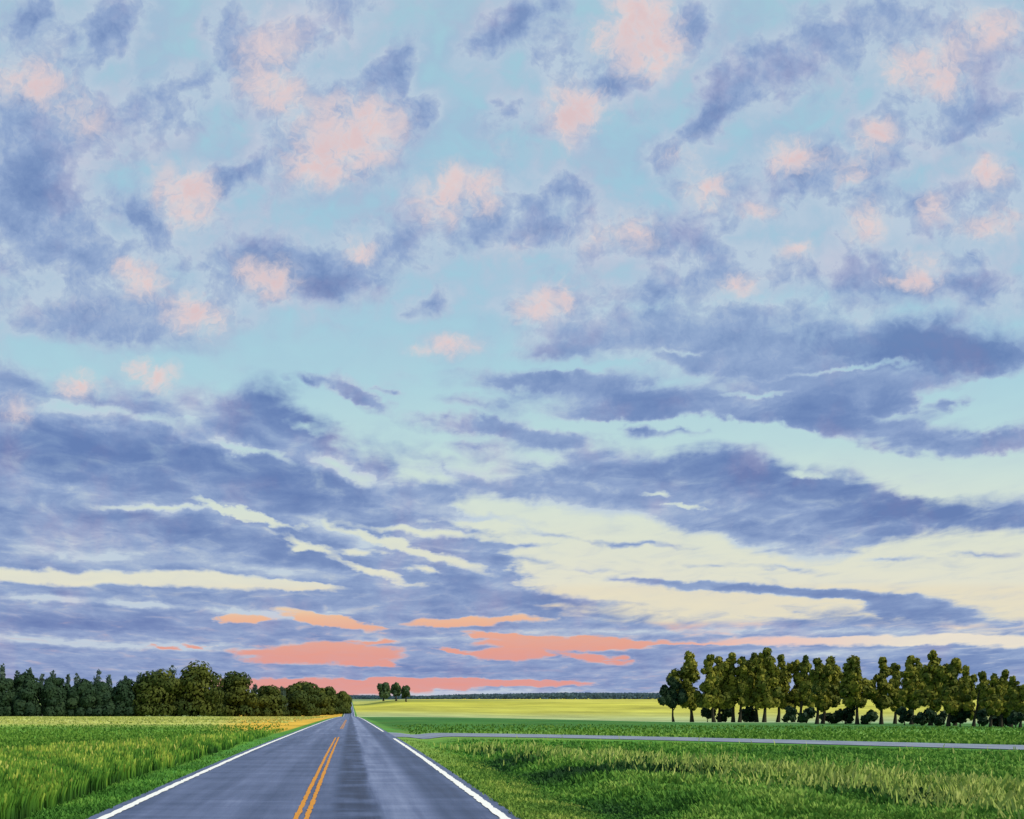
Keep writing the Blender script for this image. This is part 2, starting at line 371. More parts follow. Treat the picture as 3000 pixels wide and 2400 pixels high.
    # ---- puffs catching the last pink light
    puffs = [
        (60, 180, 130, 60, 10, 1.2), (180, 255, 90, 60, 20, .8), (100, 120, 70, 80, 0, .4), (560, 165, 80, 80, 0, .9), (560, 100, 100, 110, -30, .5), (650, 50, 150, 80, 0, .45), (600, 220, 60, 60, 0, .6), (720, 300, 150, 105, -15, 1.35), (790, 270, 90, 70, -50, .6), (660, 350, 80, 60, 0, .7), (700, 210, 120, 60, 0, .4),
        (390, 420, 75, 85, 10, 1.3), (340, 360, 60, 80, 0, .4), (440, 400, 60, 90, 20, .4), (300, 590, 62, 52, 30, 1.4), (265, 555, 36, 34, 0, .8), (575, 585, 78, 55, 0, 1.5), (510, 560, 40, 55, -30, .6), (760, 528, 46, 40, 0, 1.4), (420, 662, 80, 52, 10, 1.4), (390, 630, 40, 35, 0, .6),
        (930, 415, 80, 85, 25, 1.3), (960, 350, 40, 70, 20, .4), (1030, 400, 48, 60, 0, 1.2), (1060, 300, 50, 45, 0, .35), (950, 728, 75, 38, 0, 1.3), (1140, 645, 80, 48, -5, 1.4), (1190, 610, 16, 40, 0, .7),
        (1200, 225, 70, 75, 0, 1.3), (1260, 235, 60, 50, -30, .9), (1190, 290, 26, 70, 0, .7), (1340, 70, 110, 95, -20, 1.4), (1390, 130, 80, 60, -30, .9), (1265, 85, 40, 40, 0, .8), (1350, 10, 90, 60, 0, .6),
        (1960, 140, 110, 75, 10, 1.3), (1880, 150, 40, 40, 0, .9), (2040, 60, 70, 60, -20, .8), (2120, 60, 70, 60, 0, 1.0), (1990, 190, 40, 35, 0, .6), (1850, 283, 56, 45, 0, 1.3), (1670, 330, 68, 55, 10, 1.4), (1625, 365, 30, 30, 0, .6), (1490, 395, 60, 52, 15, 1.4), (1430, 320, 70, 40, -25, .7),
        (1800, 345, 70, 55, 0, .8), (1790, 380, 50, 16, -20, .7), (1600, 448, 60, 30, 0, 1.0), (1825, 470, 60, 65, -10, 1.15), (1965, 440, 45, 42, 0, 1.4), (2080, 362, 64, 46, 10, 1.3), (2090, 470, 90, 55, -10, 1.05), (1930, 380, 50, 40, 0, .4),
        (1340, 488, 62, 60, 0, 1.0), (1245, 500, 60, 40, -10, .85), (1090, 520, 100, 45, -10, .5), (1680, 522, 60, 28, -5, 1.0), (1560, 600, 75, 34, -20, 1.05), (1945, 575, 62, 52, 5, 1.3), (1880, 592, 60, 20, 0, .7), (1240, 440, 60, 30, 0, .3),
        (170, 812, 62, 38, 0, 1.4), (320, 790, 66, 38, 12, 1.4), (280, 770, 40, 30, 0, .5), (40, 865, 60, 45, 0, .9), (120, 640, 160, 30, 0, .4), (300, 680, 150, 30, 0, .4), (880, 740, 50, 16, 0, .5),
    ]
    # puffs sit on a finer warp than the banks so they stay rounded
    PH = nt.vm('ADD', nt.vm('ADD', P, nt.vm('MULTIPLY', W1, (.45, .6, 0))), nt.vm('MULTIPLY', W3, (1.2, 1.4, 0)))
    H = blobs(puffs, nt.m('MULTIPLY', nF, 0.0), PH, 1.22)
    mot = nt.m('ADD', nt.m('MULTIPLY', nF, .8), nt.m('MULTIPLY', nP, 1.5))          # ~1.15 on average
    mot = nt.rng(mot, .85, 1.45, .52, 1.22)
    H = nt.m('MULTIPLY_ADD', nt.m('SUBTRACT', mot, .9), .22, nt.m('MULTIPLY', H, mot))
    hm = nt.step(H, .0, 1.15, 0, .82)
    hcol = nt.ramp(nt.m('MULTIPLY', H, .7, clamp=True), [(0, rgb(188, 202, 220)), (.2, rgb(205, 207, 216)), (.42, rgb(220, 210, 212)), (.70, rgb(227, 209, 209)), (1, rgb(231, 202, 199))])
    col = nt.mix(hm, col, hcol)
    # thin warm rims where cloud edges catch the light high up
    # below the horizon: dull ground light
    col = nt.mix(nt.step(dz, -.03, -.004), rgb(70, 95, 70), col)
    bg = nt.node('ShaderNodeBackground', {0: col, 1: 1.0})
    nt.node('ShaderNodeOutputWorld', {0: bg.outputs[0]})
    w.cycles.sampling_method = 'MANUAL'; w.cycles.sample_map_resolution = 256
    print('sky nodes', len(nt.n))


build_sky()
# ------------------------------------------------------------------ ground, road, side road
XL, XR, XC = -4.32, 2.69, -0.86        # edge lines and centre line of the road
EL, ER = -4.62, 2.98                   # edges of the asphalt
LG0, LG1 = math.log(5.0), math.log(6000.0)


def lp(d): return (math.log(d) - LG0) / (LG1 - LG0)


ROWS = np.unique(np.concatenate([np.linspace(-300, 0, 10), np.linspace(0, 12, 12), np.geomspace(12, 640, 170), np.linspace(640, 2700, 80), np.geomspace(2700, 13500, 24)]))


def ground_object():
    s = np.sinh(np.linspace(-4.2, 4.2, 161)) / math.sinh(4.2) * 2.4
    ys = ROWS
    X = s[None, :] * (np.maximum(ys, 0)[:, None] + 60)
    Y = np.repeat(ys[:, None], len(s), 1)
    Z = zg(X, Y)
    V = np.stack([X, Y, Z], -1).reshape(-1, 3)
    n = len(s); i = np.arange(len(ys) - 1)[:, None] * n + np.arange(n - 1)[None, :]
    Fc = np.stack([i, i + 1, i + n + 1, i + n], -1).reshape(-1, 4)
    m, nt = material('field_ground')
    pos = nt.node('ShaderNodeNewGeometry').outputs['Position']
    x, y, z = nt.xyz(pos)
    # boundaries wander a little
    ld = nt.m('DIVIDE', nt.m('SUBTRACT', nt.m('LOGARITHM', nt.m('MAXIMUM', y, 5.0), math.e), LG0), LG1 - LG0)
    inv = nt.m('DIVIDE', 1.0, nt.m('ADD', nt.m('ABSOLUTE', y), 12.0))
    persp = nt.comb(nt.m('MULTIPLY', x, inv), ld)          # plough lines run across the slope
    nb = nt.noise(nt.vm('MULTIPLY', persp, (6, 30, 1)), 1.0, 5, .6)
    lw = nt.m('MULTIPLY_ADD', nt.m('SUBTRACT', nb, .5), .03, ld)
    st = nt.noise(nt.vm('MULTIPLY', persp, (7, 70, 1)), 1.0, 6, .6)
    gr = nt.noise(pos, 1.6, 6, .65)
    G = lambda r, g, b, k=1.0: rgb(r, g, b, k)
    left = nt.ramp(lw, [(lp(8), G(44, 74, 30)), (lp(27), G(66, 104, 34)), (lp(34), G(84, 126, 40)), (lp(60), G(92, 138, 44)), (lp(92), G(94, 134, 46)), (lp(108), G(140, 158, 72)),
                        (lp(122), G(172, 176, 90)), (lp(230), G(178, 182, 102)), (lp(320), G(178, 186, 122)), (lp(400), G(150, 168, 110)), (lp(700), G(110, 130, 70))])
    och = nt.m('MULTIPLY', nt.step(nt.m('MULTIPLY_ADD', nt.m('SUBTRACT', y, 66.0), .13, nt.m('MULTIPLY_ADD', nt.m('SUBTRACT', gr, .5), 5.0, x)), -13.0, -5.6), nt.step(lw, lp(66), lp(84)))
    left = nt.mix(nt.m('MULTIPLY', och, .9), left, G(205, 160, 54))
    right = nt.ramp(lw, [(lp(8), G(52, 86, 36)), (lp(25), G(58, 100, 42)), (lp(38), G(66, 118, 42)), (lp(50), G(74, 128, 44)), (lp(58), G(108, 144, 60)), (lp(70), G(110, 148, 64)), (lp(78), G(96, 140, 60)), (lp(88), G(66, 116, 46)), (lp(190), G(56, 106, 46)),
                         (lp(330), G(76, 122, 62)), (lp(362), G(140, 168, 126)), (lp(500), G(150, 168, 122)), (lp(640), G(166, 172, 108)), (lp(760), G(176, 174, 76)), (lp(1050), G(182, 178, 68)), (lp(1190), G(168, 168, 68)), (lp(1235), G(104, 118, 50)), (lp(1330), G(112, 124, 54)), (lp(1370), G(180, 180, 90)), (lp(1700), G(178, 178, 92)), (lp(3000), G(110, 130, 90))])
    # dark crop strip only on the nearer half of that field
    fade = nt.m('MULTIPLY', nt.step(x, 150, 330), nt.step(y, 900, 1200))
    right = nt.mix(fade, right, G(184, 180, 78))
    col = nt.mix(nt.step(x, -1, 1), left, right)
    # mown verges beside the asphalt
    wv = nt.m('MULTIPLY_ADD', nt.m('SUBTRACT', gr, .5), .8, x)
    vl = nt.m('MULTIPLY', nt.step(wv, -5.9, -5.4), nt.m('SUBTRACT', 1.0, nt.step(x, -2, 0)))
    vr = nt.m('MULTIPLY', nt.m('SUBTRACT', 1.0, nt.step(wv, 3.7, 4.6)), nt.step(x, 0, 2))
    col = nt.mix(vl, col, nt.mix(nt.step(y, 200, 600), G(74, 128, 52), G(60, 100, 50)))
    col = nt.mix(vr, col, nt.mix(nt.step(y, 45, 75), G(112, 142, 60), G(84, 136, 60)))
    mul = nt.m('ADD', nt.m('ADD', nt.rng(st, .3, .7, .66, 1.30), nt.rng(nt.noise(nt.vm('MULTIPLY', persp, (26, 110, 1)), 1.0, 4, .65), .3, .7, -.16, .16)), nt.rng(gr, .3, .7, -.12, .12))
    col = nt.mix(1.0, col, nt.comb(mul, mul, mul), 'MULTIPLY')
    hue = nt.noise(nt.vm('MULTIPLY', persp, (9, 40, 1)), 1.3, 4, .6)
    col = nt.mix(nt.step(hue, .5, .75, 0, .22), col, G(150, 160, 60))
    finish(nt, col, .95, .1, bump=gr, bump_strength=.5, bump_dist=.12)
    tag(mesh('ground', V, Fc, m), kind='structure')


def strip(name, x0, x1, d0, d1, lift, mat, parent=None, cols=2, rag=0.0):
    ys = np.concatenate([[d0], ROWS[(ROWS > d0) & (ROWS < d1)], [d1]])
    if rag:
        fine = np.arange(d0, min(d1, 70), .35); ys = np.unique(np.concatenate([ys, fine]))
    t = np.linspace(0, 1, cols)
    X = x0 + (x1 - x0) * np.repeat(t[None, :], len(ys), 0)
    Y = np.repeat(ys[:, None], cols, 1)
    if rag:
        j = RNG.normal(0, rag, (len(ys), 2)); X[:, 0] += j[:, 0]; X[:, -1] += j[:, 1]
    Z = zroad(Y) + lift + np.maximum(0, Y - 60) * lift * .004
    V = np.stack([X, Y, Z], -1).reshape(-1, 3)
    i = np.arange(len(ys) - 1)[:, None] * cols + np.arange(cols - 1)[None, :]
    Fc = np.stack([i, i + 1, i + cols + 1, i + cols], -1).reshape(-1, 4)
    o = mesh(name, V, Fc, mat, parent)
    return o


def asphalt(side=False):
    m, nt = material('side_road_asphalt' if side else 'asphalt')
    pos = nt.node('ShaderNodeNewGeometry').outputs['Position']
    x, y, z = nt.xyz(pos)
    gr = nt.noise(pos, 28, 5, .7)
    if side:
        st = nt.noise(pos, .7, 5, .6)
        col = nt.ramp(st, [(.3, rgb(100, 108, 126)), (.7, rgb(134, 141, 156))])
    else:
        lon = nt.noise(nt.vm('MULTIPLY', pos, (2.2, .10, 1)), 1.0, 6, .62)      # streaks along the lane
        lat = nt.noise(nt.vm('MULTIPLY', pos, (.35, .9, 1)), 1.0, 5, .6)        # patches across it
        diag = nt.noise(nt.node('ShaderNodeMapping', {0: pos, 2: (0, 0, math.radians(35)), 3: (.25, 1.6, 1)}).outputs[0], .8, 5, .6)
        t = nt.m('ADD', nt.m('MULTIPLY', lon, .45), nt.m('MULTIPLY', diag, .35))
        t = nt.m('MULTIPLY_ADD', lat, .25, t)
        wx = nt.m('MULTIPLY_ADD', nt.m('SUBTRACT', lon, .5), .5, x)
        # polished wheel path in the right lane is pale, the oil strip beside it dark
        def bump_(c, w): return nt.m('SUBTRACT', 1.0, nt.step(nt.m('ABSOLUTE', nt.m('SUBTRACT', wx, c)), w * .45, w))
        t = nt.m('MULTIPLY_ADD', bump_(.95, .75), .14, t)
        dark = nt.m('MULTIPLY', bump_(.08, .55), nt.step(lat, .38, .56))
        t = nt.m('MULTIPLY_ADD', dark, -.26, t)
        t = nt.m('MULTIPLY_ADD', bump_(2.05, .6), -.09, t)
        t = nt.m('MULTIPLY_ADD', bump_(-2.4, .6), .06, t)
        t = nt.m('MULTIPLY_ADD', nt.step(y, 45, 110), .08, t)
        t = nt.m('MULTIPLY_ADD', nt.m('SUBTRACT', gr, .5), .22, t)
        col = nt.ramp(t, [(.24, rgb(36, 45, 70)), (.45, rgb(62, 74, 104)), (.62, rgb(88, 99, 131)), (.82, rgb(128, 138, 168))])
    finish(nt, col, .62, .35, bump=gr, bump_strength=.25, bump_dist=.01)
    return m


def paint(name, c, worn, wear=.5):
    m, nt = material(name)
    pos = nt.node('ShaderNodeNewGeometry').outputs['Position']
    a = nt.noise(nt.vm('MULTIPLY', pos, (8, 2.6, 1)), 2.6, 7, .78)
    col = nt.mix(nt.step(a, wear, wear + .16), c, worn)
    finish(nt, col, .7, .3)
    return m


ground_object()
M_ASPH = asphalt()
road = tag(strip('road', EL, ER, -120, 13000, .035, M_ASPH, cols=9), kind='structure')
M_WHITE = paint('white_road_paint', rgb(232, 230, 224), rgb(128, 132, 144), .55)
M_YELL = paint('yellow_road_paint', rgb(200, 132, 26), rgb(128, 108, 78), .52)
for (xc, d0, d1) in ((XL, -100, 6000), (XR, -100, 55), (XR, 73, 6000)):
    strip('edge_line', xc - .085, xc + .085, d0, d1, .047, M_WHITE, road, rag=.012)
for (xc, d0, d1) in ((XC - .092, -100, 57), (XC + .092, -100, 58), (XC - .092, 84, 175), (XC + .092, 84, 175)):
    strip('centre_line', xc - .045, xc + .045, d0, d1, .047, M_YELL, road, rag=.008)


def side_road():
    # leaves the main road at about 62 m and comes slightly nearer as it runs off to the right
    xs = np.concatenate([np.linspace(ER, 14, 24), np.linspace(14, 90, 60)[1:]])
    mid = 65.0 - 32.0 * sst((xs - 4) / 44)
    half = 4.5 + 1.6 * np.exp(-((xs - ER) / 2.2))
    V, n = [], 5
    for k in range(n):
        t = k / (n - 1) * 2 - 1
        yy = mid + t * half
        V.append(np.stack([xs, yy, zg(xs, yy) + .03], -1))
    V = np.stack(V, 1).reshape(-1, 3)
    i = np.arange(len(xs) - 1)[:, None] * n + np.arange(n - 1)[None, :]
    Fc = np.stack([i, i + n, i + n + 1, i + 1], -1).reshape(-1, 4)
    tag(mesh('side_road', V, Fc, asphalt(True)), kind='structure')
    return xs, mid, half


SRX, SRM, SRH = side_road()


# ------------------------------------------------------------------ grass
def vnoise(x, y, s, seed=0):
    """cheap smooth value noise 0..1"""
    x = np.asarray(x) / s + seed * 17.3; y = np.asarray(y) / s + seed * 9.1
    xi, yi = np.floor(x).astype(int), np.floor(y).astype(int)
    fx, fy = sst(x - xi), sst(y - yi)

    def h(a, b):
        v = np.sin(a * 127.1 + b * 311.7 + seed * 74.7) * 43758.5453
        return v - np.floor(v)
    return (h(xi, yi) * (1-fx) + h(xi+1, yi) * fx) * (1-fy) + (h(xi, yi+1) * (1-fx) + h(xi+1, yi+1) * fx) * fy


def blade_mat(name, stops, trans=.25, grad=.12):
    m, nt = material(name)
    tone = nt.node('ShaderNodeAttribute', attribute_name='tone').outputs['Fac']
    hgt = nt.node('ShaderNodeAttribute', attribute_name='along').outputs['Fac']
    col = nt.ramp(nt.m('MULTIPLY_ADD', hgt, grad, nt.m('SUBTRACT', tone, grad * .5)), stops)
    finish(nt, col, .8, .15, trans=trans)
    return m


def blades(name, x, y, h, w, tone, mat, lean=.25, curl=.2, zoff=0.0):
    n = len(x)
    an = RNG.uniform(-.9, .9, n)                     # mostly broadside, some edge-on
    ca, sa = np.cos(an), np.sin(an)
    la = RNG.uniform(0, 2 * math.pi, n); ll = h * lean * RNG.uniform(.2, 1, n)
    lx, ly = np.cos(la) * ll, np.sin(la) * ll
    base = np.stack([x, y, zg(x, y) - .03 + zoff], -1)
    side = np.stack([ca * w, sa * w, np.zeros(n)], -1)
    l = np.stack([lx, ly, np.zeros(n)], -1); up = np.stack([np.zeros(n), np.zeros(n), h], -1)
    p0 = base - side * .35; p1 = base + side * .35
    p2 = base + up * .55 + l * .35 + side * .5; p3 = base + up * .55 + l * .35 - side * .5
    p4 = base + up * .93 + l * (1 + curl) + side * .22; p5 = base + up + l * (1 + curl) - side * .2
    V = np.stack([p0, p1, p2, p3, p4, p5], 1).reshape(-1, 3)
    b = np.arange(n)[:, None] * 6
    Fc = np.concatenate([b + np.array([[0, 1, 2, 3]]), b + np.array([[3, 2, 4, 5]])])
    along = np.tile([0, 0, .55, .55, 1, 1], n)
    return tag(mesh(name, V, Fc, mat, attrs={'tone': np.repeat(tone, 6), 'along': along}), kind='stuff')


def scatter(n, u0, u1, d0, d1):
    """n points, denser towards the viewer, inside a fan of directions"""
    d = 1 / np.sqrt(RNG.uniform(1 / d1**2, 1 / d0**2, n))
    return RNG.uniform(u0, u1, n) * d, d


def left_crop():
    # tall grass standing along the left verge
    x, y = scatter(420000, -.62, -.03, 11, 95)
    front = -5.75 + .35 * (vnoise(x, y, 3.0, 3) - .5) + .25 * (vnoise(x, y, .8, 5) - .5)
    depth = np.interp(y, [11, 20, 30, 45, 65, 90], [7.5, 6.0, 4.2, 2.4, 1.3, .4])
    k = (x < front) & (x > front - depth) & (y < 84)
    x, y, front, depth = x[k], y[k], front[k], depth[k]
    c = .65 * vnoise(x, y * .6, 1.5, 1) + .35 * vnoise(x, y, .5, 21); f = vnoise(x, y, .35, 2)
    edge = np.clip((front - x) / .5, 0, 1)
    h = np.interp(y, [11, 30, 60, 92], [.86, .72, .46, .2]) * (.62 + .38 * edge) * (.72 + .42 * c) * RNG.uniform(.8, 1.12, len(x))
    w = RNG.uniform(.014, .042, len(x)) * np.interp(y, [11, 90], [1, 2.2])
    tone = np.clip(.10 + .52 * c + .35 * (f - .5) + RNG.normal(0, .10, len(x)) + .2 * (vnoise(x, y, .6, 9) > .62), 0, 1)
    m = blade_mat('tall_grass_leaf', [(0, rgb(34, 66, 30)), (.25, rgb(56, 100, 38)), (.5, rgb(84, 134, 46)), (.75, rgb(124, 162, 60)), (1, rgb(184, 196, 84))], grad=.46)  # darker stems below; shaded feet and lit tips put into the blade colour
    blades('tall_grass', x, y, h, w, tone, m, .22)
    # a few pale seed heads on top
    k = RNG.random(len(x)) < .03 * (.3 + 1.4 * (c > .55))
    xs, ys, hs = x[k], y[k], h[k]
    m2 = blade_mat('seed_head', [(0, rgb(140, 160, 60)), (.6, rgb(176, 186, 78)), (1, rgb(206, 206, 110))])
    blades('seed_heads', xs, ys, hs * .36, np.full(len(xs), .045) * np.interp(ys, [11, 90], [1, 1.8]), RNG.random(len(xs)), m2, .2, zoff=hs * .68)


def verge_grass():
    m = blade_mat('verge_grass_blade', [(0, rgb(58, 104, 40)), (.5, rgb(90, 142, 56)), (1, rgb(128, 168, 74))])
    x, y = scatter(60000, -.36, -.05, 11, 60)
    k = (x < EL - .03 + .10 * vnoise(x, y, .22, 51)) & (x > -5.95)
    x, y = x[k], y[k]
    blades('verge_grass', x, y, RNG.uniform(.04, .13, len(x)), RNG.uniform(.02, .05, len(x)), np.clip(vnoise(x, y, .9, 4) * .8 + RNG.normal(0, .15, len(x)), 0, 1), m, .5)
    m = blade_mat('dry_verge_blade', [(0, rgb(72, 112, 46)), (.5, rgb(116, 148, 62)), (1, rgb(166, 180, 88))])
    x, y = scatter(60000, .03, .30, 11, 70)
    k = (x > ER + .03 - .10 * vnoise(x, y, .22, 52)) & (x < 4.9 + .5 * (vnoise(x, y, 2, 8) - .5)) & ~((y > 54) & (y < 68))
    x, y = x[k], y[k]
    blades('verge_grass', x, y, RNG.uniform(.04, .14, len(x)), RNG.uniform(.02, .05, len(x)), np.clip(vnoise(x, y, .9, 6) * .8 + RNG.normal(0, .15, len(x)), 0, 1), m, .5)


def right_grass():
    x, y = scatter(170000, .06, .84, 11, 58)
    sr = np.interp(x, SRX, SRM - SRH)
    k = (x > 4.1 + .5 * (vnoise(x, y, 1.6, 7) - .5)) & (y < sr - 1.2 - 1.2 * vnoise(x, y, 2.5, 31))
    x, y, sr = x[k], y[k], sr[k]
    band = 5.2 + (41 - y) * .235                       # crest of the pale seed grass
    off = x - band
    c = .6 * vnoise(x, y * .8, 1.2, 11) + .4 * vnoise(x, y, .45, 14); f = vnoise(x, y, .4, 12); big = sst(1.7 * vnoise(x, y * .55, 2.0, 13) - .35)
    tall = np.where(off < -.5, .40, np.where(off < 1.8, .50, .28))
    tall = tall * np.clip((sr - y) / 9, .28, 1) * np.clip((x - 3.9) / 2.6, .22, 1)
    h = tall * np.interp(y, [11, 30, 55], [1.1, 1.0, .5]) * (.35 + .95 * c) * RNG.uniform(.7, 1.15, len(x))
    w = RNG.uniform(.03, .085, len(x)) * np.interp(y, [11, 58], [1, 2.0])
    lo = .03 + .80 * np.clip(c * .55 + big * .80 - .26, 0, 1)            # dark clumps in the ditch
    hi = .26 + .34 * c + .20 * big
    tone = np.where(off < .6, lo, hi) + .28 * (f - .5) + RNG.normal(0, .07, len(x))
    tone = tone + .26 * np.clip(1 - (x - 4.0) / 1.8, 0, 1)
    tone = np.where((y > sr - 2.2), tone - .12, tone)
    m = blade_mat('field_grass_blade', [(0, rgb(24, 52, 32)), (.2, rgb(42, 80, 38)), (.45, rgb(72, 120, 46)), (.7, rgb(102, 148, 58)), (1, rgb(150, 176, 84))])
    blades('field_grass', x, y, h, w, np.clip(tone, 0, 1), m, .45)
    p = np.exp(-((off - .9) / 1.5) ** 2) * (.25 + .75 * (c > .42)) * np.interp(y, [13, 42, 46], [1, .9, 0]) + .05 * (off > 2) * (f > .72) + .16 * ((y > sr - 1.3) & (big > .55) & (x > 12))
    k = RNG.random(len(x)) < p * 1.1
    xs, ys, hs = x[k], y[k], np.maximum(h[k], .24)
    m2 = blade_mat('pale_seed_grass_blade', [(0, rgb(112, 148, 62)), (.5, rgb(156, 176, 88)), (1, rgb(198, 204, 120))])
    blades('seed_grass', xs, ys, hs * RNG.uniform(.8, 1.25, len(xs)), RNG.uniform(.03, .06, len(xs)), np.clip(.35 + .5 * (f[k] - .3) + RNG.normal(0, .16, len(xs)), 0, 1), m2, .35, zoff=.10)


def meadow():
    # short growth on the open fields further off
    m = blade_mat('meadow_blade', [(0, rgb(46, 86, 32)), (.5, rgb(80, 122, 42)), (1, rgb(126, 158, 66))])
    x, y = scatter(70000, -.5, .9, 32, 112)
    sr = np.interp(x, SRX, SRM); hw = np.interp(x, SRX, SRH)
    k = ((x < -7.5) | ((x > 5) & (y > sr + hw + .3)))
    x, y = x[k], y[k]
    t = .28 + .5 * vnoise(x * .25, y, 2.2, 41) + RNG.normal(0, .13, len(x)) + np.where(x > 0, .16 * np.exp(-((y - np.interp(x, SRX, SRM) - 9) / 6) ** 2) - .06, 0)
    blades('meadow_grass', x, y, RNG.uniform(.08, .24, len(x)), RNG.uniform(.06, .18, len(x)), np.clip(t, 0, 1), m, .4)
    m = blade_mat('stubble_blade', [(0, rgb(134, 150, 74)), (.5, rgb(168, 176, 94)), (1, rgb(196, 198, 122))])
    x = RNG.uniform(-260, -9, 26000); y = RNG.uniform(122, 385, 26000); k = np.abs(x) < y * .55
    x, y = x[k], y[k]
    blades('stubble', x, y, RNG.uniform(.1, .3, len(x)), RNG.uniform(.15, .5, len(x)), np.clip(.2 + .6 * vnoise(x * .2, y, 7, 43) + RNG.normal(0, .15, len(x)), 0, 1), m, .4)


left_crop(); verge_grass(); right_grass(); meadow()
# ------------------------------------------------------------------ trees
def leaf_mat(name, stops, trans=.24):
    m, nt = material(name)
    tone = nt.node('ShaderNodeAttribute', attribute_name='tone').outputs['Fac']
    col = nt.ramp(tone, stops)
    finish(nt, col, .75, .15, trans=trans)
    return m


def bark_mat(name, a, b):
    m, nt = material(name)
    pos = nt.node('ShaderNodeTexCoord').outputs['Object']
    n = nt.noise(nt.vm('MULTIPLY', pos, (5, 5, .8)), 1.6, 6, .65)
    finish(nt, nt.ramp(n, [(.3, a), (.7, b)]), .95, .1, bump=n, bump_strength=.6, bump_dist=.06)
    return m


LEAF_OAK = leaf_mat('broadleaf_foliage', [(0, rgb(40, 58, 28)), (.4, rgb(60, 74, 30)), (.75, rgb(82, 90, 34)), (1, rgb(104, 106, 40))])
LEAF_WISP = leaf_mat('thin_foliage', [(0, rgb(62, 84, 78)), (.6, rgb(84, 102, 92)), (1, rgb(104, 118, 98))], .3)
LEAF_POP = leaf_mat('windbreak_foliage', [(0, rgb(58, 80, 42)), (.35, rgb(96, 104, 40)), (.7, rgb(130, 130, 46)), (1, rgb(156, 152, 60))])
LEAF_DARK = leaf_mat('dark_foliage', [(0, rgb(32, 54, 40)), (.6, rgb(44, 66, 44)), (1, rgb(62, 80, 48))])
LEAF_FAR = leaf_mat('distant_foliage', [(0, rgb(50, 74, 56)), (.6, rgb(70, 92, 60)), (1, rgb(98, 108, 66))])
BARK = bark_mat('bark', rgb(34, 36, 30), rgb(66, 62, 50))
BARK_GREY = bark_mat('grey_bark', rgb(70, 80, 78), rgb(98, 104, 100))


def dabs(C, R, n, size, elong=1.3, up=0.0, jit=.40, shell=(.74, 1.16), var=.09):
    """n leaf clumps spread through ellipsoid lobes; C (k,3) centres, R (k,3) radii -> verts, quads, tone"""
    k = len(C)
    vol = (R[:, 0] * R[:, 1] * R[:, 2]) ** .67
    idx = RNG.choice(k, n, p=vol / vol.sum())
    v = RNG.normal(size=(n, 3)); v /= np.linalg.norm(v, axis=1)[:, None]
    r = np.where(RNG.random(n) < .72, RNG.uniform(*shell, n), RNG.uniform(.3, .85, n))
    p = C[idx] + v * R[idx] * r[:, None]
    nrm = v / R[idx]; nrm /= np.linalg.norm(nrm, axis=1)[:, None]
    nrm = nrm + RNG.normal(size=(n, 3)) * jit; nrm /= np.linalg.norm(nrm, axis=1)[:, None]
    a = np.cross(nrm, np.array([0, 0, 1.0]) + RNG.normal(size=(n, 3)) * .3); a /= np.linalg.norm(a, axis=1)[:, None]
    b = np.cross(nrm, a)
    if up: b = b * (1 - up) + np.array([0, 0, up]); b /= np.linalg.norm(b, axis=1)[:, None]
    s = size * RNG.uniform(.55, 1.3, n); t = s * elong
    a = a * s[:, None] * .5; b = b * t[:, None] * .5
    V = np.stack([p - a * .7 - b, p + a - b * .3, p + a * .6 + b, p - a + b * .35], 1).reshape(-1, 3)
    Fc = np.arange(n)[:, None] * 4 + np.array([[0, 1, 2, 3]])
    tone = np.clip(.5 + RNG.normal(0, var, n) + (RNG.random(k)[idx] - .5) * .5, 0, 1)
    return V, Fc, np.repeat(tone, 4)


def foot(X, Y, dmin=60, dmax=386):
    """where the sight line through photo column X meets the ground at photo row Y"""
    u = (X - VPX) / F
    ds = np.linspace(dmin, dmax, 3000)
    rows = VPY + F * (CAM_Z - zg(u * ds, ds)) / ds
    d = float(ds[np.argmin(np.abs(rows - Y))])
    return u * d, d


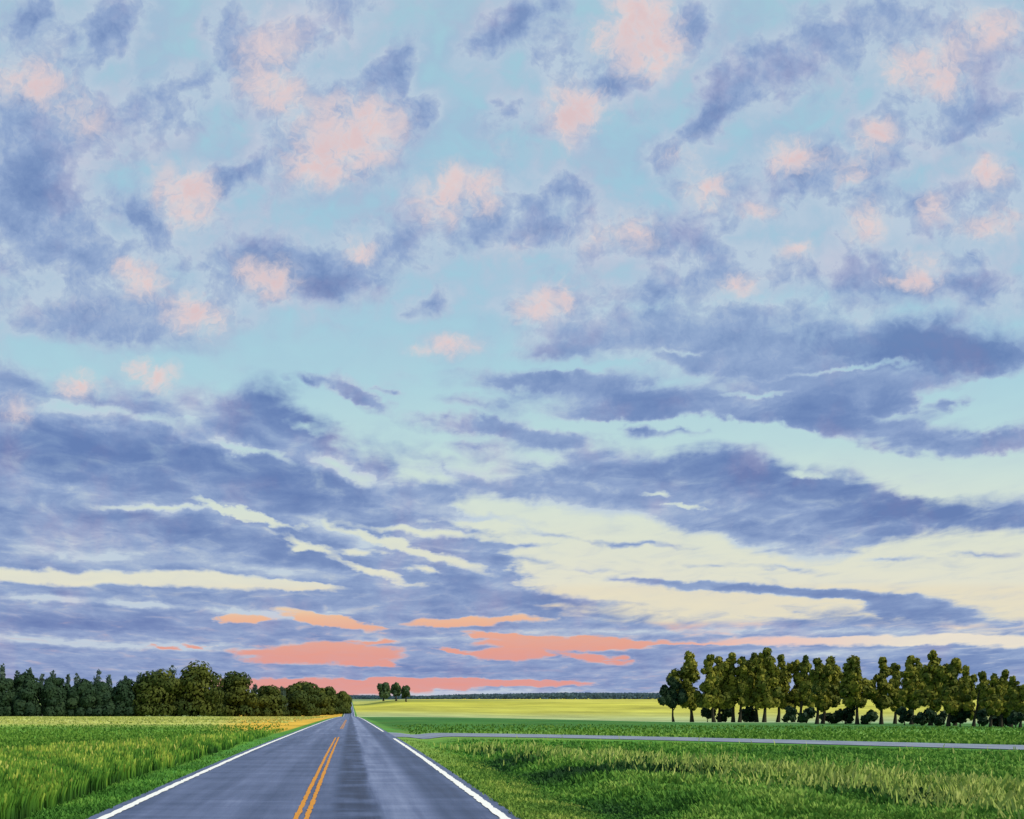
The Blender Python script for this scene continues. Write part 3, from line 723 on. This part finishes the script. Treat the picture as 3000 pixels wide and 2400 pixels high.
def plant_at(kind, x, d, h, w, style, mats, n, leaf, label, cat, group, trunk_dx=0.0, seed=0, low=None):
    rs = random.Random(seed * 131 + 5)
    z0 = float(zg(x, d))
    root = tag(empty(kind, (x, d, z0 - .05)), label, cat, group)
    leafm, barkm = mats
    C, R = [], []
    limbs = []
    if style == 'round':            # broad dome that reaches almost to the ground
        lo = .06 if low is None else low
        C.append((0, 0, h * .45)); R.append((w * .38, w * .36, h * .38))
        for i in range(16):
            t = rs.random(); zz = lo + (1 - lo) * (.12 + .76 * t)
            prof = math.sin(math.pi * min(1, .22 + .70 * t)) ** .75
            a = rs.uniform(0, 2 * math.pi); rr = w * .5 * prof * rs.uniform(.45, .78)
            s = w * rs.uniform(.15, .25)
            C.append((math.cos(a) * rr, math.sin(a) * rr, zz * h)); R.append((s, s, s * rs.uniform(.8, 1.1) * min(1.15, h / w)))
        for i in range(7):          # skirt that hides the trunk foot
            a = i / 7 * 2 * math.pi; s = w * rs.uniform(.14, .2)
            C.append((math.cos(a) * w * .34, math.sin(a) * w * .34, h * .14)); R.append((s, s, h * .16))
        for i in range(3):
            s = w * rs.uniform(.14, .2)
            C.append((rs.uniform(-.16, .16) * w, rs.uniform(-.1, .1) * w, h - s * rs.uniform(.85, 1.2))); R.append((s, s, s * .9))
        limbs = [(rs.uniform(-.25, .25) * w, rs.uniform(-.2, .2) * w, h * rs.uniform(.45, .65)) for _ in range(3)]
        tr = (.035 * h, .55)
    elif style == 'poplar':         # cottonwood: two or three leaders, each a stack of rounded clumps over a bare trunk
        lo = .26 if low is None else low
        top = rs.uniform(-.14, .14) * w
        leaders = [(top, 0, 1.0)]
        for s_ in (-1, 1):
            if rs.random() < .85: leaders.append((s_ * rs.uniform(.22, .36) * w + top * .3, rs.uniform(-.15, .15) * w, rs.uniform(.66, .90)))
        for (lx, ly, lt) in leaders:
            zt = lt
            while zt > lo + .10:
                s = w * rs.uniform(.10, .16) * (.75 + .5 * (lt - zt + .15) / .5)
                s = min(s, .21 * w)
                k = max(0, (zt - .3) / (lt - .3)); xx = lx * k ** .6 + rs.uniform(-.09, .09) * w
                sz = s * rs.uniform(1.0, 1.45)
                C.append((xx, ly * k + rs.uniform(-.1, .1) * w, zt * h - sz)); R.append((s, s * 1.1, sz))
                if rs.random() < .7:
                    s2 = s * rs.uniform(.6, .9); sd = rs.choice((-1, 1))
                    C.append((xx + sd * s * rs.uniform(.9, 1.5), ly * k + rs.uniform(-.1, .1) * w, zt * h - sz * rs.uniform(.9, 1.9))); R.append((s2, s2, s2 * 1.15))
                zt -= 1.35 * sz / h
            limbs.append((lx * .8, ly * .8, (lt - .14) * h))
        for sd in (-1, 1, rs.choice((-1, 1))):    # low side limbs
            s = w * rs.uniform(.10, .16); c = (sd * rs.uniform(.30, .50) * w, rs.uniform(-.2, .2) * w, h * rs.uniform(lo + .04, .5))
            C.append(c); R.append((s, s, s * .9)); limbs.append(c)
        tr = (.020 * h + .06, .80)
    elif style == 'wisp':
        for i in range(6):
            zz = .35 + .6 * (i + .5) / 6
            C.append((rs.uniform(-.3, .3) * w * (1.2 - zz), rs.uniform(-.2, .2) * w, zz * h)); R.append((w * .2, w * .2, h * .14))
        limbs = [(c[0], c[1], c[2] + .05 * h) for c in C[1:5]]
        tr = (.016 * h, .95)
    elif style == 'lollipop':       # short trunk, oval crown of a few lumps
        C.append((0, 0, h * .60)); R.append((w * .30, w * .30, h * .27))
        for i in range(9):
            a = rs.uniform(0, 2 * math.pi); zz = rs.uniform(.34, .86); rr = w * .33 * (1.1 - abs(zz - .6) * 1.2)
            s = w * rs.uniform(.15, .24)
            C.append((math.cos(a) * rr, math.sin(a) * rr, zz * h)); R.append((s, s, s * 1.25))
        C.append((rs.uniform(-.1, .1) * w, 0, h * .92)); R.append((w * .13, w * .13, h * .08))
        limbs = [(C[i][0] * .8, C[i][1] * .8, C[i][2]) for i in (2, 3, 4)]
        tr = (.05 * h, .6)
    else:                           # shrub
        for i in range(9):
            a = rs.uniform(0, 2 * math.pi); rr = w * .36 * rs.random() ** .5; s = w * rs.uniform(.14, .22)
            C.append((math.cos(a) * rr, math.sin(a) * rr, h * rs.uniform(.22, .74))); R.append((s, s, min(s * 1.3, h * .3)))
        limbs = [(C[i][0], C[i][1], C[i][2]) for i in range(3)]
        tr = (.03 * h, .45)
    C, R = np.array(C), np.array(R)
    V, Fc, tone = dabs(C, R, n, leaf, 1.7 if style == 'wisp' else 1.25, .6 if style == 'wisp' else 0, *((.22, (.86, 1.07), .05) if style == 'round' else (.36, (.74, 1.16), .08)))
    V[:, 2] = np.maximum(V[:, 2], .02 * h)
    shrub = style == 'shrub'
    mesh('foliage' if shrub else 'crown', V, Fc, leafm, root, smooth=False, attrs={'tone': tone})
    # trunk: crooked, flared at the foot
    th = h * tr[1]; r0 = tr[0]
    pts, rad = [], []
    for i in range(7):
        t = i / 6
        pts.append((trunk_dx * (1 - t) + rs.uniform(-.02, .02) * w * (0 < i), rs.uniform(-.02, .02) * w * (0 < i), t * th))
        rad.append(r0 * (1.45 if i == 0 else 1.0 - .78 * t))
    parts = [tube(pts, rad, 9)]
    mesh('stem' if shrub else 'trunk', *parts[0], barkm, root)
    for e in limbs:
        e = Vector(e); zs = min(max(.24 * h, e.z * rs.uniform(.5, .7)), th * .9); k = zs / th * 6
        i = min(5, int(k)); q = Vector(pts[i]).lerp(Vector(pts[i + 1]), k - i)
        mid = q.lerp(e, .5) + Vector((0, 0, .03 * h)); rr = r0 * .42
        mesh('branch', *tube([q, mid, e], [rr, rr * .7, rr * .25], 6), barkm, root)
    return root


def Z1(zx, zy): return zx * .5102, 1850 + zy * .5102
def Z3(zx, zy): return 1900 + zx * .5102, 1850 + zy * .5102


# --- the grove on the left, from the picture's edge to the road
GL = 'dark round trees along the left field'
grove = [  # zx, top zy, full width zx, label
    (28, 268, 130, 'blackish green tree cut by the left picture edge at the end of the grove'),
    (150, 246, 170, 'dark tree with a peaked top, second in the grove from the left picture edge'),
    (318, 262, 150, 'dark narrow-topped tree with a notch of sky on each side, third from the left edge'),
    (430, 316, 120, 'lowest dark tree in the left half of the grove, sunk between two taller ones'),
    (495, 284, 140, 'dark tree with a pointed left shoulder just right of the lowest one in the grove'),
    (592, 296, 160, 'dark rounded tree below the tallest wispy treetops of the grove'),
    (715, 276, 165, 'dark tree with a flat knobbly top beside the first olive-lit crown'),
    (890, 236, 270, 'broad round tree with an olive-lit right flank, left neighbour of the tallest tree'),
    (1120, 194, 300, 'tallest tree of the grove, a huge round crown lit olive on top'),
    (1350, 246, 265, 'big round tree sloping down to the right, right neighbour of the tallest tree'),
    (1552, 310, 185, 'smaller domed tree filling the dip between two bigger crowns near the road'),
    (1722, 288, 215, 'round tree with a double bump on top against the salmon cloud strip'),
    (1866, 321, 140, 'round tree second from the road at the right end of the grove'),
    (1958, 351, 98, 'smallest round tree right beside the far road at the end of the grove'),
]
gd = np.interp([g[0] for g in grove], [0, 1100, 1500, 1960], [392, 415, 470, 640])
for i, ((zx, zt, zw, lab), d) in enumerate(zip(grove, gd)):
    X, Y = Z1(zx, zt); x = (X - VPX) / F * d
    h = CAM_Z - (Y - VPY) / F * d - float(zg(x, d))
    w = zw * .5102 / F * d
    plant_at('broadleaf_tree', x, d, h, w * 1.14, 'round', (LEAF_OAK if i > 6 else LEAF_DARK, BARK), 9000 if zw > 200 else 6500, d * .0026, lab, 'tree', GL, seed=i + 1)

wisps = [(22, 196, 60, 'wispy grey tree spire at the far left edge above the dark grove'), (98, 236, 60, 'wispy grey treetop low between the edge spire and the peaked dark tree'), (172, 222, 60, 'wispy grey treetop rising behind the peaked dark tree'),
         (240, 252, 46, 'thin grey treetop alone in the gap right of the peaked dark tree'), (312, 240, 70, 'wispy grey treetop crowning the narrow-topped dark tree'), (388, 262, 46, 'short thin grey treetop over the left side of the lowest dark tree'), (447, 250, 66, 'forked thin grey treetop above the lowest dark tree'),
         (558, 234, 84, 'widest wispy grey treetop over the middle of the dark trees'), (622, 256, 62, 'wispy grey treetop bending right, right of the widest wispy one'), (722, 262, 66, 'grey-green treetop behind the flat knobbly dark tree'), (800, 250, 80, 'grey-green treetop at the left shoulder of the first olive-lit crown'), (1003, 206, 110, 'grey-green treetop leaning out left behind the tallest tree'), (1240, 266, 80, 'thin treetop showing in the notch right of the tallest tree'), (1462, 314, 60, 'thin treetop showing in the notch above the smaller domed tree'), (1625, 326, 60, 'thin treetop in the notch left of the double bump crown')]
wdp = np.interp([g[0] for g in wisps], [0, 1100, 1500, 1960], [418, 440, 500, 640])
for i, ((zx, zt, zw, lab), d) in enumerate(zip(wisps, wdp)):
    X, Y = Z1(zx, zt); x = (X - VPX) / F * d
    h = CAM_Z - (Y - VPY) / F * d - float(zg(x, d))
    plant_at('slender_tree', x, d, h, zw * .62 / F * d, 'wisp', (LEAF_WISP, BARK_GREY), 330, d * .0024, lab, 'tree', 'thin trees behind the left grove', seed=40 + i)

# --- the windbreak on the right
GR = 'tall thin-trunked trees in the windbreak on the right'
row = [  # crown zx, top zy, width, base zy, trunk zx, label
    (128, 262, 135, 508, 146, 'short dark tree with a leaning bare trunk at the left end of the windbreak'),
    (232, 118, 165, 509, 254, 'tall bushy tree just right of the short leaning tree at the windbreak end'),
    (345, 134, 120, 516, 383, 'flat-topped tree third from the left end of the windbreak'),
    (412, 144, 95, 514, 406, 'narrow tree with a small knob on top, fourth from the left end of the windbreak'),
    (492, 122, 120, 515, 484, 'tree with a broad dense crown, fifth from the left end of the windbreak'),
    (548, 146, 95, 513, 517, 'tree tucked half behind the dense crown, sixth from the left end of the windbreak'),
    (604, 122, 95, 521, 625, 'tree with a square top, left neighbour of the highest spire in the left half'),
    (682, 94, 125, 522, 660, 'tallest tree in the left half of the windbreak with a ragged spire'),
    (764, 132, 110, 517, 738, 'tree with a stepped right side, right neighbour of the tallest left-half spire'),
    (858, 165, 95, 522, 825, 'lower tree with sky on its left, first after the stepped crown'),
    (912, 139, 90, 522, 852, 'slim tree with a thin pointed top before the forked double crown'),
    (982, 152, 95, 533, 963, 'tree with the left half of the forked double crown in mid windbreak'),
    (1048, 146, 125, 530, 988, 'tree with the right half of the forked double crown, its branches spread wide'),
    (1192, 141, 165, 534, 1200, 'stand-alone pyramid-shaped tree in mid windbreak with sky on both sides'),
    (1338, 150, 120, 534, 1337, 'open tree with a clear straight trunk and wide branches, right of the pyramid-shaped tree'),
    (1428, 182, 100, 530, 1412, 'thin tree joined to the right side of the open wide-branched one'),
    (1526, 139, 125, 536, 1506, 'rounded twin-lobed tree left of the highest spire in the right half'),
    (1648, 108, 135, 541, 1612, 'tallest tree in the right half of the windbreak with a lumpy spire'),
    (1758, 156, 120, 545, 1712, 'tree with a single plume on top, right neighbour of the lumpy spire'),
    (1826, 196, 100, 543, 1742, 'bushy tree sloping down to the right of the single plume'),
    (1906, 232, 100, 546, 1857, 'low round-topped tree sixth from the right picture edge'),
    (1982, 246, 90, 553, 1958, 'low tree with a leaning narrow top before the last plumed tree'),
    (2042, 220, 95, 553, 2018, 'last plumed tree rising above its neighbours near the right edge'),
    (2108, 257, 80, 557, 2073, 'small tree second from the right picture edge'),
    (2152, 305, 85, 558, 2130, 'smallest tree cut off by the right picture edge'),
]
for i, (zx, zt, zw, zb, zk, lab) in enumerate(row):
    X, Yb = Z3(zx, zb); Xk = Z3(zk, 0)[0]
    x, d = foot(X, Yb, 90)
    d = d * (1 + .02 * math.sin(i * 2.4)); x = (X - VPX) / F * d
    Yt = Z3(0, zt)[1]
    h = CAM_Z - (Yt - VPY) / F * d - float(zg(x, d))
    plant_at('windbreak_tree', x, d, h, zw * .5102 / F * d * (1.3 if i else 1.0), 'poplar', (LEAF_DARK if i == 0 else LEAF_POP, BARK), 4200, d * .0030, lab, 'tree', GR,
             trunk_dx=(Xk - X) / F * d * .8, seed=80 + i, low=.42 if i == 0 else None)

shr = [(338, 70, 432, 'thin shrub under the flat-topped tree at the left end of the windbreak'), (442, 84, 428, 'dark shrub between the trunks of the knobbed and dense-crowned trees'), (566, 92, 420, 'dark shrub left of the square-topped tree in the windbreak'),
       (798, 90, 424, 'dark shrub in front of the gap right of the stepped crown'), (908, 84, 432, 'ragged shrub between the slim pointed tree and the forked double crown'), (1050, 110, 462, 'low wide shrub right of the forked double crown trunks'), (1130, 92, 404, 'tall shrub left of the pyramid-shaped tree'),
       (1272, 88, 452, 'shrub between the pyramid-shaped tree and the open wide-branched tree'), (1470, 80, 424, 'shrub left of the twin-lobed tree trunk'), (1568, 92, 436, 'broad dark shrub right of the twin-lobed tree trunk'), (1662, 90, 440, 'dark shrub between the lumpy spire and the single plume tree'), (1790, 92, 428, 'dark shrub under the bushy sloping tree'), (1900, 90, 436, 'dark shrub right of the low round-topped tree trunk'), (1990, 74, 462, 'small dark shrub between the leaning and the last plumed tree'), (2048, 70, 452, 'dark shrub right of the last plumed tree trunk'), (2108, 70, 448, 'dark shrub nearest the right picture edge in the windbreak')]
for i, (zx, zw, zt, lab) in enumerate(shr):
    zb = np.interp(zx, [140, 960, 2150], [510, 530, 556])
    X, Yb = Z3(zx, zb); x, d = foot(X, Yb, 90); d *= 1.03; x = (X - VPX) / F * d
    h = CAM_Z - (Z3(0, zt)[1] - VPY) / F * d - float(zg(x, d))
    plant_at('shrub', x, d, h, zw * .5102 / F * d * 1.1, 'shrub', (LEAF_DARK, BARK), 650, d * .0032, lab, 'shrub', 'shrubs under the windbreak', seed=140 + i)

# --- three trees far out on the swell
for i, (zx, zt, zw, zb, lab) in enumerate([(1205, 283, 205, 552, 'bushiest and leftmost of the three lone trees far out in the yellow field'), (1405, 272, 150, 562, 'middle one of the three lone far trees, with a thin spike on top'), (1562, 318, 140, 572, 'rightmost and shortest of the three lone trees far out in the yellow field')]):
    X, Y = 900 + zx * .1855, 1950 + zb * .1855
    x, d = foot(X, Y, 900, 1420)
    h = CAM_Z - (1950 + zt * .1855 - VPY) / F * d - float(zg(x, d))
    plant_at('field_tree', x, d, h, zw * .1855 / F * d, 'lollipop', (LEAF_FAR, BARK), 1500, d * .0022, lab, 'tree', 'three lone trees in the far field', seed=170 + i)


# --- the wood along the horizon: one dark line
def far_wood():
    n = 52000
    x = RNG.uniform(-4200, 4600, n); y = 4200 + RNG.uniform(-90, 90, n)
    X = VPX + x / y * F
    toprow = np.interp(X, [-1600, 900, 1030, 1140, 1260, 1340, 1480, 1650, 1900, 2400, 3000], [2034, 2035, 2037, 2039.5, 2039.5, 2035.5, 2033, 2030, 2031, 2032, 2031])
    top = CAM_Z + (VPY - toprow) / F * y
    z0 = zg(x, y)
    t = RNG.random(n) ** .6
    z = z0 + (top - z0 - 1.5) * t + RNG.normal(0, .8, n)
    s = RNG.uniform(5, 12, n)
    dx = s * .5; dz = s * RNG.uniform(.25, .5, n)
    dyv = RNG.normal(0, 1.5, n)
    V = np.stack([np.stack([x - dx, y - dyv, z - dz * .6], -1), np.stack([x + dx * .8, y + dyv, z - dz], -1), np.stack([x + dx, y + dyv, z + dz * .5], -1), np.stack([x - dx * .6, y - dyv, z + dz], -1)], 1).reshape(-1, 3)
    Fc = np.arange(n)[:, None] * 4 + np.array([[0, 1, 2, 3]])
    m = leaf_mat('far_wood_foliage', [(0, rgb(62, 84, 104)), (1, rgb(80, 104, 118))], .1)  # blue of distant haze is put into the leaf colour; no air volume
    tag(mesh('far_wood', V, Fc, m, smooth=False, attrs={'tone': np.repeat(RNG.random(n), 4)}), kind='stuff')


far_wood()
# ------------------------------------------------------------------ light and camera
sun = bpy.data.lights.new('sun', 'SUN'); sun.energy = 4.2; sun.angle = math.radians(4); sun.color = (1.0, .90, .74)
so = bpy.data.objects.new('sun', sun); COL.objects.link(so)
so.rotation_euler = Vector((0.64, -0.40, 0.66)).to_track_quat('Z', 'Y').to_euler()

cam = bpy.data.cameras.new('camera'); co = bpy.data.objects.new('camera', cam); COL.objects.link(co)
co.location = (0, 0, CAM_Z); co.rotation_euler = (math.radians(90), 0, 0)
cam.sensor_width = 36; cam.lens = F / 3000 * 36
cam.shift_x = (1500 - VPX) / 3000; cam.shift_y = (VPY - 1200) / 3000
cam.clip_start = .1; cam.clip_end = 40000
SC.camera = co
SC.view_settings.view_transform = 'Standard'; SC.view_settings.look = 'None'
SC.view_settings.exposure = 0; SC.view_settings.gamma = 1; SC.view_settings.use_curve_mapping = False
SC.render.engine = 'CYCLES'
SC.cycles.max_bounces = 4; SC.cycles.diffuse_bounces = 3; SC.cycles.transparent_max_bounces = 8
